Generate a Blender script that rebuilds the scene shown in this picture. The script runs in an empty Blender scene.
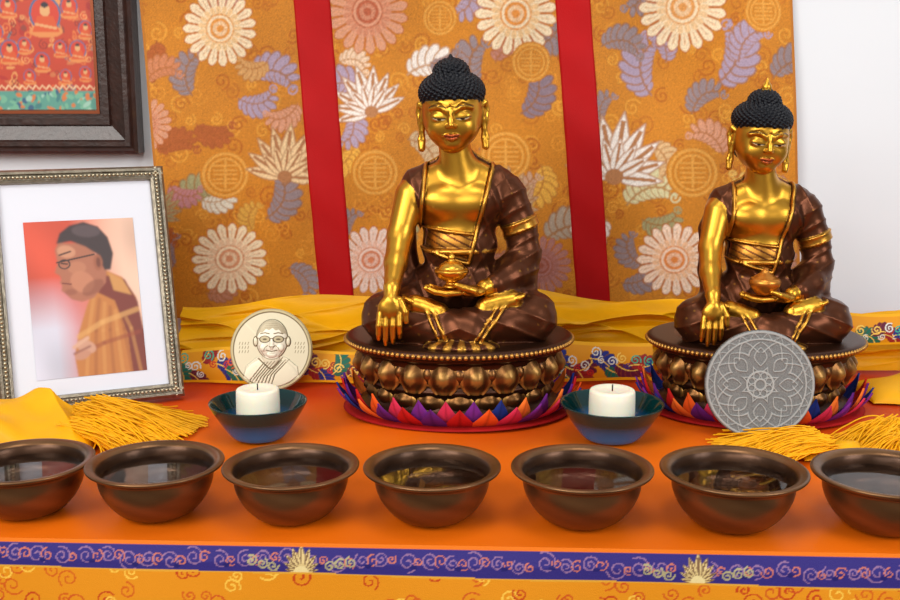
import bpy, math, random
import numpy as np
from mathutils import Vector, Matrix, Euler
random.seed(4); rng=np.random.default_rng(4)
scn=bpy.context.scene
scn.view_settings.view_transform='Standard'
scn.view_settings.look='None'

def lin(c):
    out=[]
    for v in c[:3]:
        v=v/255.0
        out.append(v/12.92 if v<=0.04045 else ((v+0.055)/1.055)**2.4)
    return tuple(out)
def lin4(c,a=1.0): return lin(c)+(a,)

# ---------------------------------------------------------------- materials
def new_mat(name):
    m=bpy.data.materials.new(name); m.use_nodes=True
    nt=m.node_tree; b=nt.nodes['Principled BSDF']
    return m,nt,b
def mat(name,col,rough=.5,metal=0.,var=0.,vscale=20.,bump=0.,bscale=200.,coat=0.,sheen=0.,trans=0.,ior=1.45,sss=0.,col2=None,spec=.5):
    m,nt,b=new_mat(name); N=nt.nodes; L=nt.links
    b.inputs['Roughness'].default_value=rough; b.inputs['Metallic'].default_value=metal
    b.inputs['Base Color'].default_value=lin4(col)
    b.inputs['IOR'].default_value=ior; b.inputs['Specular IOR Level'].default_value=spec
    if coat: b.inputs['Coat Weight'].default_value=coat; b.inputs['Coat Roughness'].default_value=.05
    if sheen: b.inputs['Sheen Weight'].default_value=sheen
    if trans: b.inputs['Transmission Weight'].default_value=trans
    if sss:
        b.inputs['Subsurface Weight'].default_value=sss; b.inputs['Subsurface Scale'].default_value=.01
    tc=N.new('ShaderNodeTexCoord')
    if var or col2:
        n=N.new('ShaderNodeTexNoise'); n.inputs['Scale'].default_value=vscale; n.inputs['Detail'].default_value=4
        L.new(tc.outputs['Object'],n.inputs['Vector'])
        r=N.new('ShaderNodeValToRGB'); r.color_ramp.elements[0].position=.35; r.color_ramp.elements[1].position=.65
        c=lin(col); d=lin(col2) if col2 else tuple(x*(1-var) for x in c)
        r.color_ramp.elements[0].color=d+(1,); r.color_ramp.elements[1].color=c+(1,)
        L.new(n.outputs['Fac'],r.inputs['Fac']); L.new(r.outputs['Color'],b.inputs['Base Color'])
    if bump:
        n2=N.new('ShaderNodeTexNoise'); n2.inputs['Scale'].default_value=bscale; n2.inputs['Detail'].default_value=3
        L.new(tc.outputs['Object'],n2.inputs['Vector'])
        bp=N.new('ShaderNodeBump'); bp.inputs['Strength'].default_value=bump; bp.inputs['Distance'].default_value=.002
        L.new(n2.outputs['Fac'],bp.inputs['Height']); L.new(bp.outputs['Normal'],b.inputs['Normal'])
    return m
def vmat(name,rough=.5,metal=None,edge=0.,coat=0.,sheen=0.,bump=0.,bscale=300.,spec=.5,trans=0.):
    """material reading the mesh colour attribute; alpha channel = metalness"""
    m,nt,b=new_mat(name); N=nt.nodes; L=nt.links
    a=N.new('ShaderNodeAttribute'); a.attribute_name='Col'
    b.inputs['Roughness'].default_value=rough; b.inputs['Specular IOR Level'].default_value=spec
    if trans: b.inputs['Transmission Weight'].default_value=trans
    src=a.outputs['Color']
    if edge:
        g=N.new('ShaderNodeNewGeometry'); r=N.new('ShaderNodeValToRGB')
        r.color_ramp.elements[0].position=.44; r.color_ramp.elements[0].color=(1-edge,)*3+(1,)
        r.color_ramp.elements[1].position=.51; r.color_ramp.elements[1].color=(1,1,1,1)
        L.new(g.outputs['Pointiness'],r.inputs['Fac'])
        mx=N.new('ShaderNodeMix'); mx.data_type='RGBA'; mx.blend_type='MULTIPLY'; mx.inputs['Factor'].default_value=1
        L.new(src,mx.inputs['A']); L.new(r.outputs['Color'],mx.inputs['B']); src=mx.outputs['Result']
    L.new(src,b.inputs['Base Color'])
    if metal is None: L.new(a.outputs['Alpha'],b.inputs['Metallic'])
    else: b.inputs['Metallic'].default_value=metal
    if coat: b.inputs['Coat Weight'].default_value=coat; b.inputs['Coat Roughness'].default_value=.03
    if sheen: b.inputs['Sheen Weight'].default_value=sheen
    if bump:
        tc=N.new('ShaderNodeTexCoord'); n2=N.new('ShaderNodeTexNoise'); n2.inputs['Scale'].default_value=bscale
        L.new(tc.outputs['Object'],n2.inputs['Vector'])
        bp=N.new('ShaderNodeBump'); bp.inputs['Strength'].default_value=bump; bp.inputs['Distance'].default_value=.001
        L.new(n2.outputs['Fac'],bp.inputs['Height']); L.new(bp.outputs['Normal'],b.inputs['Normal'])
    return m

# ---------------------------------------------------------------- mesh helpers
def mk_mesh(name,V,F,material=None,col=None,smooth=True):
    me=bpy.data.meshes.new(name)
    me.from_pydata(np.asarray(V,dtype=float).tolist(),[],[list(map(int,f)) for f in F]); me.update()
    if smooth: me.polygons.foreach_set('use_smooth',[True]*len(me.polygons))
    if col is not None:
        col=np.asarray(col,dtype=np.float32)
        if col.shape[1]==3: col=np.hstack([col,np.zeros((len(col),1),np.float32)])
        at=me.color_attributes.new('Col','FLOAT_COLOR','POINT'); at.data.foreach_set('color',col.ravel())
    if material: me.materials.append(material)
    return me
def add(name,me,parent=None,loc=(0,0,0),rot=(0,0,0),scale=(1,1,1)):
    o=bpy.data.objects.new(name,me); scn.collection.objects.link(o)
    o.location=loc; o.rotation_euler=rot; o.scale=scale
    if parent: o.parent=parent
    return o
def empty(name,loc=(0,0,0),rot=(0,0,0)):
    o=bpy.data.objects.new(name,None); scn.collection.objects.link(o); o.location=loc; o.rotation_euler=rot
    o.empty_display_size=.02
    return o
def gridfaces(nu,nv,wrapu=False):
    i=np.arange(nu if wrapu else nu-1); j=np.arange(nv-1)
    I,J=np.meshgrid(i,j,indexing='ij'); I2=(I+1)%nu
    return np.stack([I*nv+J,I2*nv+J,I2*nv+J+1,I*nv+J+1],-1).reshape(-1,4)
def lathe(prof,n=64,sx=1,sy=1):
    prof=np.asarray(prof,float); th=np.linspace(0,2*np.pi,n,endpoint=False)
    T,R=np.meshgrid(th,prof[:,0],indexing='ij'); Z=np.broadcast_to(prof[:,1],R.shape)
    V=np.stack([R*np.cos(T)*sx,R*np.sin(T)*sy,Z],-1).reshape(-1,3)
    return V,gridfaces(n,len(prof),True)
def smoothprof(p,it=2):
    p=np.asarray(p,float)
    for _ in range(it):
        q=[p[0]]
        for a,b in zip(p[:-1],p[1:]): q+= [a*.75+b*.25,a*.25+b*.75]
        q.append(p[-1]); p=np.array(q)
    return p
def merge(parts):
    Vs=[];Fs=[];Cs=[];o=0
    for V,F,C in parts:
        V=np.asarray(V,float); Vs.append(V); Fs+= [[int(i)+o for i in f] for f in F]; o+=len(V)
        Cs.append(np.tile(np.asarray(C,float),(len(V),1)) if np.ndim(C)==1 else C)
    return np.vstack(Vs),Fs,np.vstack(Cs)
def sphere(c,r,nu=12,nv=8):
    th=np.linspace(0,2*np.pi,nu,endpoint=False); ph=np.linspace(0,np.pi,nv)
    T,P=np.meshgrid(th,ph,indexing='ij'); r=np.broadcast_to(r,(3,))
    V=np.stack([r[0]*np.sin(P)*np.cos(T),r[1]*np.sin(P)*np.sin(T),r[2]*np.cos(P)],-1).reshape(-1,3)+np.array(c)
    return V,gridfaces(nu,nv,True)[:,::-1]
def box(lo,hi):
    x0,y0,z0=lo;x1,y1,z1=hi
    V=[(x0,y0,z0),(x1,y0,z0),(x1,y1,z0),(x0,y1,z0),(x0,y0,z1),(x1,y0,z1),(x1,y1,z1),(x0,y1,z1)]
    F=[(0,3,2,1),(4,5,6,7),(0,1,5,4),(1,2,6,5),(2,3,7,6),(3,0,4,7)]
    return V,F
def wnoise(x,y,seed=0,n=8,f=1.0):
    r=np.random.default_rng(seed); s=0
    for i in range(n):
        a=r.uniform(0,2*np.pi); k=f*r.uniform(.5,2.2); s=s+np.sin(k*(x*np.cos(a)+y*np.sin(a))+r.uniform(0,6.28))
    return s/math.sqrt(n)

# ---------------------------------------------------------------- SDF modelling
def smin(a,b,k):
    if k<=0: return np.minimum(a,b)
    h=np.clip(.5+.5*(b-a)/k,0,1)
    return b*(1-h)+a*h-k*h*(1-h)
def ell(c,r,rot=None):
    c=np.array(c,float); r=np.array(r,float) if np.ndim(r) else np.array([r]*3,float)
    M=np.array(Euler(rot).to_matrix().transposed()) if rot else None
    def f(X,Y,Z):
        x=X-c[0];y=Y-c[1];z=Z-c[2]
        if M is not None: x,y,z=(M[0,0]*x+M[0,1]*y+M[0,2]*z, M[1,0]*x+M[1,1]*y+M[1,2]*z, M[2,0]*x+M[2,1]*y+M[2,2]*z)
        k0=np.sqrt((x/r[0])**2+(y/r[1])**2+(z/r[2])**2)+1e-6
        k1=np.sqrt((x/r[0]**2)**2+(y/r[1]**2)**2+(z/r[2]**2)**2)+1e-6
        return k0*(k0-1)/k1
    m=r.max() if rot else r
    return f,(c-m,c+m)
def cap(a,b,r1,r2=None):
    a=np.array(a,float);b=np.array(b,float); r2=r1 if r2 is None else r2; d=b-a; dd=float(d@d)+1e-9
    def f(X,Y,Z):
        x=X-a[0];y=Y-a[1];z=Z-a[2]
        h=np.clip((x*d[0]+y*d[1]+z*d[2])/dd,0,1)
        return np.sqrt((x-h*d[0])**2+(y-h*d[1])**2+(z-h*d[2])**2)-(r1+(r2-r1)*h)
    m=max(r1,r2)
    return f,(np.minimum(a,b)-m,np.maximum(a,b)+m)
def hoop(c,axis,R,w,t):
    c=np.array(c,float); n=np.array(axis,float); n/=np.linalg.norm(n)
    def f(X,Y,Z):
        x=X-c[0];y=Y-c[1];z=Z-c[2]; a=x*n[0]+y*n[1]+z*n[2]
        rad=np.sqrt(np.maximum(x*x+y*y+z*z-a*a,0))
        return np.maximum(abs(a)-w,abs(rad-R)-t)
    m=R+t+w
    return f,(c-m,c+m)
class Sdf:
    def __init__(s): s.p=[]
    def add(s,fb,label,k=3,bias=0): s.p.append((fb[0],fb[1],label,k,bias))
    def chain(s,pts,rs,label,k=3):
        for i in range(len(pts)-1): s.add(cap(pts[i],pts[i+1],rs[i],rs[i+1]),label,k)
    def mesh(s,lo,hi,h):
        ax=[np.arange(lo[i],hi[i]+h,h,dtype=np.float32) for i in range(3)]
        D=np.full([len(a) for a in ax],40.,np.float32)
        for f,(bl,bh),lab,k,bias in s.p:
            m=k+3*h; sl=[]
            for i in range(3):
                i0=max(0,int((bl[i]-m-lo[i])/h)); i1=min(len(ax[i]),int((bh[i]+m-lo[i])/h)+2); sl.append(slice(i0,i1))
            sl=tuple(sl)
            X=ax[0][sl[0]][:,None,None];Y=ax[1][sl[1]][None,:,None];Z=ax[2][sl[2]][None,None,:]
            D[sl]=smin(D[sl],f(X,Y,Z),k)
        V,F=surfnets(D,np.array(lo,float),h)
        lab=np.zeros(len(V),int); best=np.full(len(V),1e9)
        for f,(bl,bh),l,k,bias in s.p:
            msk=np.where(((V>bl-8)&(V<bh+8)).all(1))[0]
            if len(msk)==0: continue
            P=V[msk]; d=f(P[:,0],P[:,1],P[:,2])-bias
            u=d<best[msk]; best[msk[u]]=d[u]; lab[msk[u]]=l
        return V,F,lab
def surfnets(D,lo,h):
    ins=D<0; nx,ny,nz=D.shape
    s=np.zeros((nx-1,ny-1,nz-1),np.int8)
    cs=[(i,j,k) for i in(0,1) for j in(0,1) for k in(0,1)]
    for i,j,k in cs: s+=ins[i:nx-1+i,j:ny-1+j,k:nz-1+k]
    act=(s>0)&(s<8); idx=np.full(act.shape,-1,np.int64); ai=np.argwhere(act); idx[act]=np.arange(len(ai))
    acc=np.zeros((len(ai),3)); cnt=np.zeros(len(ai))
    for c in cs:
        for a in range(3):
            if c[a]==0:
                c2=list(c); c2[a]=1
                d0=D[ai[:,0]+c[0],ai[:,1]+c[1],ai[:,2]+c[2]]; d1=D[ai[:,0]+c2[0],ai[:,1]+c2[1],ai[:,2]+c2[2]]
                m=(d0<0)!=(d1<0); t=np.where(m,d0/np.where(m,d0-d1,1),0)
                p=np.tile(np.array(c,float),(len(ai),1)); p[:,a]+=t
                acc[m]+=p[m]; cnt+=m
    V=(ai+acc/cnt[:,None])*h+lo
    Fs=[]
    for a in range(3):
        b=(a+1)%3;c=(a+2)%3
        s0=[slice(None)]*3;s1=[slice(None)]*3; s0[a]=slice(0,-1); s1[a]=slice(1,None)
        ch=ins[tuple(s0)]!=ins[tuple(s1)]
        e=np.argwhere(ch); e=e[(e[:,b]>=1)&(e[:,c]>=1)&(e[:,b]<D.shape[b]-1)&(e[:,c]<D.shape[c]-1)]
        inn=ins[e[:,0],e[:,1],e[:,2]]
        def cell(db,dc):
            q=e.copy(); q[:,b]+=db; q[:,c]+=dc; return idx[q[:,0],q[:,1],q[:,2]]
        Q=np.stack([cell(-1,-1),cell(0,-1),cell(0,0),cell(-1,0)],1)
        Q[~inn]=Q[~inn][:,::-1]; Fs.append(Q)
    return V,np.vstack(Fs)

# ---------------------------------------------------------------- 2-D painter on mesh vertices
class Paint:
    def __init__(s,U,W,base):
        s.U=U;s.W=W;s.C=np.tile(np.array(lin(base)),(len(U),1)); s.H=np.zeros(len(U))
    def near(s,cx,cy,r): return np.where((abs(s.U-cx)<r)&(abs(s.W-cy)<r))[0]
    def put(s,i,m,col,a=1.,h=None):
        j=i[m]; s.C[j]=s.C[j]*(1-a)+np.array(lin(col))*a
        if h is not None: s.H[j]=h
    def ellipse(s,cx,cy,rx,ry,col,ang=0,a=1.,ring=None,h=None):
        r=max(rx,ry)*1.1; i=s.near(cx,cy,r); x=s.U[i]-cx;y=s.W[i]-cy; c,sn=math.cos(ang),math.sin(ang)
        p=x*c+y*sn;q=-x*sn+y*c; R=np.sqrt((p/rx)**2+(q/ry)**2)
        m=R<1
        if ring is not None: m&=R>ring
        s.put(i,m,col,a,h)
    def dome(s,cx,cy,rx,ry,h0,h1,ang=0):
        r=max(rx,ry)*1.1; i=s.near(cx,cy,r); x=s.U[i]-cx;y=s.W[i]-cy; c,sn=math.cos(ang),math.sin(ang)
        R2=((x*c+y*sn)/rx)**2+((-x*sn+y*c)/ry)**2; m=R2<1; j=i[m]
        s.H[j]=np.maximum(s.H[j],h0+h1*np.sqrt(1-R2[m]))
    def poly(s,pts,col,a=1.,h=None):
        pts=np.array(pts,float); lo=pts.min(0);hi=pts.max(0)
        i=np.where((s.U>=lo[0])&(s.U<=hi[0])&(s.W>=lo[1])&(s.W<=hi[1]))[0]
        x=s.U[i];y=s.W[i];m=np.zeros(len(i),bool); n=len(pts)
        for k in range(n):
            x1,y1=pts[k];x2,y2=pts[(k+1)%n]
            if y1==y2: continue
            c=((y1>y)!=(y2>y))&(x<(x2-x1)*(y-y1)/(y2-y1)+x1); m^=c
        s.put(i,m,col,a,h)
    def line(s,pts,w,col,a=1.,h=None):
        for (x1,y1),(x2,y2) in zip(pts[:-1],pts[1:]):
            cx,cy=(x1+x2)/2,(y1+y2)/2; i=s.near(cx,cy,max(abs(x1-x2),abs(y1-y2))/2+w*1.5)
            dx,dy=x2-x1,y2-y1; t=np.clip(((s.U[i]-x1)*dx+(s.W[i]-y1)*dy)/(dx*dx+dy*dy+1e-9),0,1)
            d=np.hypot(s.U[i]-x1-t*dx,s.W[i]-y1-t*dy); s.put(i,d<w/2,col,a,h)
    def leaf(s,cx,cy,L,ang,col,wd=.3,vein=None,curve=0.,a=1.):
        i=s.near(cx,cy,L*1.1); x=s.U[i]-cx;y=s.W[i]-cy; c,sn=math.cos(ang),math.sin(ang)
        p=(x*c+y*sn)/L;q=(-x*sn+y*c)/L; q=q-curve*p*p
        w=wd*.5*np.sin(np.pi*np.clip(p,0,1)**.8); m=(p>0)&(p<1)&(abs(q)<w); s.put(i,m,col,a)
        if vein: s.put(i,m&(abs(q)<.035)&(p<.85),vein,a); s.put(i,(p>0)&(p<1)&(abs(abs(q)-w)<.02),vein,a*.7)
    def chrys(s,cx,cy,r,col,ctr,n=19):
        i=s.near(cx,cy,r*1.08); x=s.U[i]-cx;y=s.W[i]-cy; R=np.hypot(x,y)/r; T=np.arctan2(y,x)*n/(2*np.pi)
        f=abs((T%1)-.5)*2; g=abs(((T+.5)%1)-.5)*2
        tip=1-.20*f**2
        s.put(i,R<tip*1.04,(176,92,26),.8)
        s.put(i,(R<tip)&(R>.40)&(f<.84-.25*(1-R)),col); s.put(i,(R<.86)&(R>.6)&(f<.10),(196,130,80),.7)
        s.put(i,(R<.60-.10*g**2)&(g<.8),tuple(.65*a+.35*b for a,b in zip(col,ctr)))
        s.put(i,(R<.38),ctr); s.put(i,(R<.35)&(R>.28),col); s.put(i,(R<.2)&(f<.6),col)
        s.put(i,(R<.10),ctr)
    def frond(s,cx,cy,ang,L,col,n=5,vein=None,side=1):
        """acanthus-like curled leaf made of overlapping lobes"""
        L=L*1.15; N=8; a=ang; x,y=cx,cy; P=[]
        for i in range(N):
            a+=side*(.10+.34*(i/N)**1.2); x+=math.cos(a)*L/N; y+=math.sin(a)*L/N; P.append((x,y,a,(i+.5)/N))
        dk=tuple(.45*c+.55*d for c,d in zip(col,(150,80,24)))
        for sg in(1,-1):
            for (x,y,a,t) in P:
                r=L*.17*math.sin(math.pi*(t*.78+.16))*(1.15 if sg!=side else .75)
                ox,oy=x-math.sin(a)*sg*r*.85,y+math.cos(a)*sg*r*.85; e=a+sg*1.0
                s.ellipse(ox,oy,r*1.12,r*.62,dk,e); s.ellipse(ox,oy,r*.98,r*.46,col,e)
        s.line([(cx,cy)]+[(p[0],p[1]) for p in P],max(1.2,L*.035),vein or dk)
        s.spiral(P[-1][0]+math.cos(a)*2,P[-1][1]+math.sin(a)*2,L*.10,1.6,col,1.2,0,side)
    def lotus(s,cx,cy,L,col,dark,ang=math.pi/2):
        for k in range(9):
            t=(k-4)/4; s.leaf(cx,cy,L*(1-.25*abs(t)),ang+t*1.5,col,.30,dark)
        for k in range(5):
            t=(k-2)/2; s.leaf(cx,cy,L*.6,ang+t*.9,col,.32,dark)
        s.ellipse(cx,cy,L*.14,L*.12,dark)
    def medal(s,cx,cy,r,col,dk):
        s.ellipse(cx,cy,r,r,col,ring=.88); s.ellipse(cx,cy,r*.76,r*.76,col,ring=.88)
        for k in range(-2,3):
            s.line([(cx-r*.5,cy+k*r*.2),(cx+r*.5,cy+k*r*.2)],r*.07,col); 
        s.line([(cx,cy-r*.6),(cx,cy+r*.6)],r*.1,col)
    def spiral(s,cx,cy,r,w,col,turn=1.6,ph=0.,sg=1):
        ts=np.linspace(0,turn*2*np.pi,22); pts=[(cx+r*(1-t/ts[-1]*.85)*math.cos(sg*t+ph),cy+r*(1-t/ts[-1]*.85)*math.sin(sg*t+ph)) for t in ts]
        s.line(pts,w,col)
def blur(C,nx,nz,it):
    G=C.reshape(nx,nz,-1).copy()
    for _ in range(it):
        for ax in(0,1):
            P_=np.concatenate([G.take([0],ax),G,G.take([-1],ax)],ax)
            n=G.shape[ax]; G=(P_.take(range(0,n),ax)+2*P_.take(range(1,n+1),ax)+P_.take(range(2,n+2),ax))/4
    return G.reshape(C.shape)

# ================================================================= ROOM
wallm=mat('wall_plaster_white',(226,229,233),.85,var=.03,vscale=3,bump=.25,bscale=14)
V,F=box((-1.3,1.50,-.75),(1.3,1.56,1.4)); add('wall_back',mk_mesh('wall_back',V,F,wallm,smooth=False))
V,F=box((-1.3,-.4,-.80),(1.3,1.56,-.75)); add('floor',mk_mesh('floor',V,F,mat('floor_wood',(120,85,55),.5,var=.3,vscale=5),smooth=False))

# ================================================================= ALTAR TABLE AND CLOTHS
def yedge(x): return .862-.044*x
tbl=empty('altar_table')
wood=mat('table_wood',(90,45,25),.5,var=.3,vscale=8)
pl=[(-.70,yedge(-.70)+.014),(.70,yedge(.70)+.014),(.70,1.49),(-.70,1.49)]
V=[(x,y,-.035) for x,y in pl]+[(x,y,-.004) for x,y in pl]
F=[(0,3,2,1),(4,5,6,7),(0,1,5,4),(1,2,6,5),(2,3,7,6),(3,0,4,7)]
add('table_top',mk_mesh('table_top',V,F,wood,smooth=False),tbl)
for k,(x,y) in enumerate([(-.64,.95),(.64,.90),(.64,1.43),(-.64,1.43)]):
    V,F=box((x-.025,y-.025,-.75),(x+.025,y+.025,-.035)); add('leg_%d'%(k+1),mk_mesh('leg',V,F,wood,smooth=False),tbl)
# orange cloth
nx,ny=420,200
us=np.linspace(-.72,.72,nx); ts=np.linspace(0,1,ny)
Ux,T=np.meshgrid(us,ts,indexing='ij'); Yy=yedge(Ux)+T*(1.492-yedge(Ux))
cr=np.clip(wnoise(Ux,Yy,21,10,14),-2,2)            # soft pressing creases in the satin
Zz=-.0014+(.0008*wnoise(Ux,Yy,3,10,28)+.0010*np.exp(-(cr/.16)**2))*np.clip(T*8,0,1)
P=Paint(Ux.ravel(),Yy.ravel(),(226,104,4))
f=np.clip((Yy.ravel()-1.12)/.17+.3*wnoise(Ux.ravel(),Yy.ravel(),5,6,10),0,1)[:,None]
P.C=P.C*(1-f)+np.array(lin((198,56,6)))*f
P.C*=(1+.07*wnoise(Ux.ravel(),Yy.ravel(),9,8,22))[:,None]
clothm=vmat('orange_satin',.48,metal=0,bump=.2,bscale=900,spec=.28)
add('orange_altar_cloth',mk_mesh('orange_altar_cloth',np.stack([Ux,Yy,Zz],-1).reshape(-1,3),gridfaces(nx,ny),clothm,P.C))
# front drop : blue brocade band + gold brocade
nx,nz=1250,120
us=np.linspace(-.72,.72,nx); ds=np.concatenate([np.linspace(0,.10,nz-12),np.linspace(.11,.7,12)])
Ux,Dd=np.meshgrid(us,ds,indexing='ij')
Yy=yedge(Ux)-.004*np.clip(Dd*60,0,1)-.004*np.sin(Ux*22+1)*np.clip(Dd*8,0,1)
u=Ux.ravel()*1000; w=-Dd.ravel()*1000
P=Paint(u,w,(222,140,16))
r=random.Random(8)
for k in range(320):
    cx=-720+k*4.5; cy=-22-r.uniform(0,78); P.spiral(cx,cy,r.uniform(5,10),1.5,r.choice([(190,60,10),(205,90,15),(240,190,70),(200,80,20)]),1.4,r.uniform(0,6),r.choice([-1,1]))
bb=-26-.008*u
m=(w>bb-1.5); P.C[m]=lin((220,160,50))
m=(w>-3.0); P.C[m]=lin((226,112,6))
m2=(w<-3.6)&(w>bb)
sub=Paint(u[m2],w[m2],(46,36,116))
for k in range(75):
    cx=-720+k*19.5+r.uniform(-3,3); cy=-15-.004*cx+r.uniform(-3,3)
    sub.spiral(cx,cy,r.uniform(6,9.5),1.2,(140,104,146),1.6,r.uniform(0,6),r.choice([-1,1]))
    sub.spiral(cx+9,cy,r.uniform(4,6),1.1,(196,110,90),1.3,r.uniform(0,6),r.choice([-1,1]))
    if k%2: sub.ellipse(cx+5,cy-4,3,2,(30,24,100))
for cx in (-510,-125,205,520):
    cy=-25-.006*cx
    for j in range(9): sub.leaf(cx,cy,24-2.5*abs(j-4),math.pi/2+(j-4)*.36,(216,190,130),.28,(120,90,60))
    for j in (-1,1):
        for q in range(3): sub.spiral(cx+j*(24+q*9),cy+5+q*2,5,1.5,(170,160,120),1.4,q,j)
    sub.ellipse(cx,cy,6,5,(230,210,150))
P.C[m2]=sub.C
brom=vmat('brocade_silk',.58,metal=0,bump=.35,bscale=1400,spec=.3)
add('brocade_table_skirt',mk_mesh('brocade_table_skirt',np.stack([Ux,Yy,-.0014-Dd],-1).reshape(-1,3),gridfaces(nx,nz)[:,::-1],brom,P.C))

# ================================================================= BROCADE CURTAIN (wall hanging)
nx,nz=860,540
S=np.linspace(0,1,nx); Zs=np.linspace(.062,.64,nz)
Sg,Zg=np.meshgrid(S,Zs,indexing='ij')
t=(.487-Zg)/.404            # 0 near top of view, 1 at hem
XL=-.405+.019*t; XR=.4485+.034*t
Xg=XL+(XR-XL)*Sg
PX=450+Xg/(1.319+.07*t)*1000; PY=(.487-Zg)*1000/1.345   # brocade chart units
px=PX.ravel();py=PY.ravel()
BASE=(192,120,26)
P=Paint(px,py,BASE)
GR=(140,122,124);LV=(164,144,164);CR=(230,208,172);WH=(224,214,204);BR=(166,86,34);GN=(152,144,100);GO=(216,160,60);DO=(170,90,16);PK=(206,146,114)
r=random.Random(3)
for k in range(760):   # tone on tone ground scrolls
    P.spiral(r.uniform(135,800),r.uniform(-100,310),r.uniform(5,11),1.7,r.choice([DO,(210,144,46),(176,100,20),(204,132,36)]),1.4,r.uniform(0,6),r.choice([-1,1]))
for (x,y,a,L,c,sd) in [(250,75,-.6,46,LV,1),(195,92,-2.2,40,GR,1),(185,205,-1.2,44,GN,1),(205,195,.4,32,(210,200,180),-1),(268,214,-.5,46,GR,-1),(255,228,-2.2,28,(200,150,60),1),
    (180,262,-2.4,32,GR,1),(160,40,1.5,40,BR,1),(290,265,.2,34,GR,1),(408,72,-.7,48,WH,1),(365,90,-2.4,44,LV,-1),(480,90,-2.3,50,GR,1),(520,110,-.5,44,(130,110,120),-1),
    (402,205,1.2,40,GN,1),(345,200,2.4,30,GR,-1),(545,235,-.8,54,(168,150,130),1),(515,250,2.6,44,(170,110,90),-1),(408,135,.1,40,(200,170,130),1),
    (650,92,-2.3,52,LV,1),(715,80,-.6,56,LV,-1),(690,110,-1.4,36,GR,1),(625,200,-1.0,48,(206,196,150),1),(640,215,.6,36,GN,-1),(605,215,2.0,34,WH,1),
    (640,262,-2.7,34,GR,1),(775,240,-1.8,48,GR,1),(770,75,-1.0,44,GR,1),(745,130,.4,40,(190,120,100),1),(725,205,-.6,36,(214,170,86),-1),(600,45,-.6,40,GR,1),(780,170,2.0,34,(180,130,110),1),
    (560,20,1.8,40,GR,1),(470,-20,1.2,38,LV,1),(640,-25,1.2,38,GR,1),(230,-30,1.2,38,LV,1),(340,60,-.5,28,(220,190,160),1),(355,140,1.7,34,GO,1),
    (240,95,.6,36,LV,-1),(270,60,2.4,30,(200,150,90),1),(200,120,.9,34,BR,-1),(300,100,2.0,34,PK,1),(165,150,-1,36,BR,1),(175,180,1,30,(180,120,120),-1),(430,60,.4,32,GR,-1),(350,105,1.0,36,LV,1),
    (495,60,-1.2,34,(180,120,100),1),(540,160,1.2,40,GO,1),(500,130,2.2,38,GR,-1),(530,205,-2.2,34,(190,150,120),1),(350,232,-2,26,GR,1),(400,280,.3,30,(190,130,100),1),(555,275,-2.4,34,(180,120,100),-1),
    (665,60,-1.4,34,LV,-1),(735,60,-1.6,40,LV,1),(600,120,-2.,30,GR,1),(650,140,.5,36,(208,170,120),1),(720,150,-1.8,38,PK,-1),(755,200,-.9,36,GR,1),(700,215,.3,30,(200,160,110),1),(620,280,.2,36,GR,-1),(720,280,-.3,36,LV,1),(770,280,-1.5,34,(180,130,110),1),
    (150,240,-.9,30,BR,1),(210,290,.2,30,(180,120,90),-1),(150,80,-1.1,34,(190,120,80),1)]:
    P.frond(x,y,a,L,c,6,None,sd)
for (x,y,rr,c,c2) in [(222,28,36,CR,(214,140,60)),(232,255,36,CR,(204,136,96)),(368,12,40,PK,(174,88,56)),(515,14,40,CR,(216,136,54)),(372,256,34,(218,192,178),(194,116,80)),
    (680,8,42,CR,(214,146,76)),(672,256,37,(230,202,178),(212,126,60)),(540,262,30,(170,116,108),(150,80,60)),(150,120,26,PK,(180,96,60)),
    (300,-70,38,CR,(226,150,60)),(450,-75,36,PK,(190,90,50)),(620,-72,38,CR,(226,150,60)),(760,-60,36,PK,(200,100,50))]:
    P.chrys(x,y,rr,c,c2)
for (x,y,rr) in [(228,170,22),(376,168,22),(505,152,24),(690,168,24),(530,60,18),(760,12,18),(440,18,16)]:
    P.ellipse(x,y,rr*1.1,rr*1.1,BASE); P.medal(x,y,rr,(212,150,62),DO)
for (x,y,L,c,a) in [(287,172,54,(226,194,146),-1.45),(612,172,66,WH,-1.4),(372,108,48,WH,-1.9),(505,205,44,(190,160,120),-1.5),(160,210,34,GN,-1.3)]:
    P.lotus(x,y,L,c,(166,112,70),a)
P.C=blur(P.C,nx,nz,1)
tw=np.sin((px+py)*2.3)*.5+np.sin((px*1.3-py)*2.9)*.3
P.C*=(1+.09*tw+.11*rng.normal(0,1,len(px))+.10*wnoise(px,py,2,8,.03))[:,None]
def hang_relief(X,Z): return .006*wnoise(X,Z,7,7,14)+.0035*np.sin(X*34+Z*5)
e=((abs(Sg-.0)<.004)|(abs(Sg-1)<.004)).ravel(); P.C[e]=lin((180,110,30))
Yg=1.482-hang_relief(Xg,Zg)*.8
P.C=np.clip(P.C,0,1)
hang=add('brocade_wall_hanging',mk_mesh('brocade_wall_hanging',np.stack([Xg,Yg,Zg],-1).reshape(-1,3),gridfaces(nx,nz),brom,P.C))
redm=mat('red_silk_ribbon',(182,10,14),.55,var=.15,vscale=9,bump=.2,bscale=900,spec=.2)
for q,(xt,xb,wid) in enumerate([(-.2045,-.1785,.0475),(.1363,.1742,.0465)]):
    n1,n2=24,260
    A,Zr=np.meshgrid(np.linspace(0,1,n1),np.linspace(.060,.64,n2),indexing='ij'); tt_=(.487-Zr)/.404
    Xr=xt+(xb-xt)*tt_+wid*A; edge_=np.minimum(A,1-A)*n1
    Yr=1.482-hang_relief(Xr,Zr)*.8-.0035*np.clip(edge_,0,1)+.0006*np.sin(Zr*70+A*3)
    add('red_ribbon_%d'%(q+1),mk_mesh('red_ribbon',np.stack([Xr,Yr,Zr],-1).reshape(-1,3),gridfaces(n1,n2),redm),hang)

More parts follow.
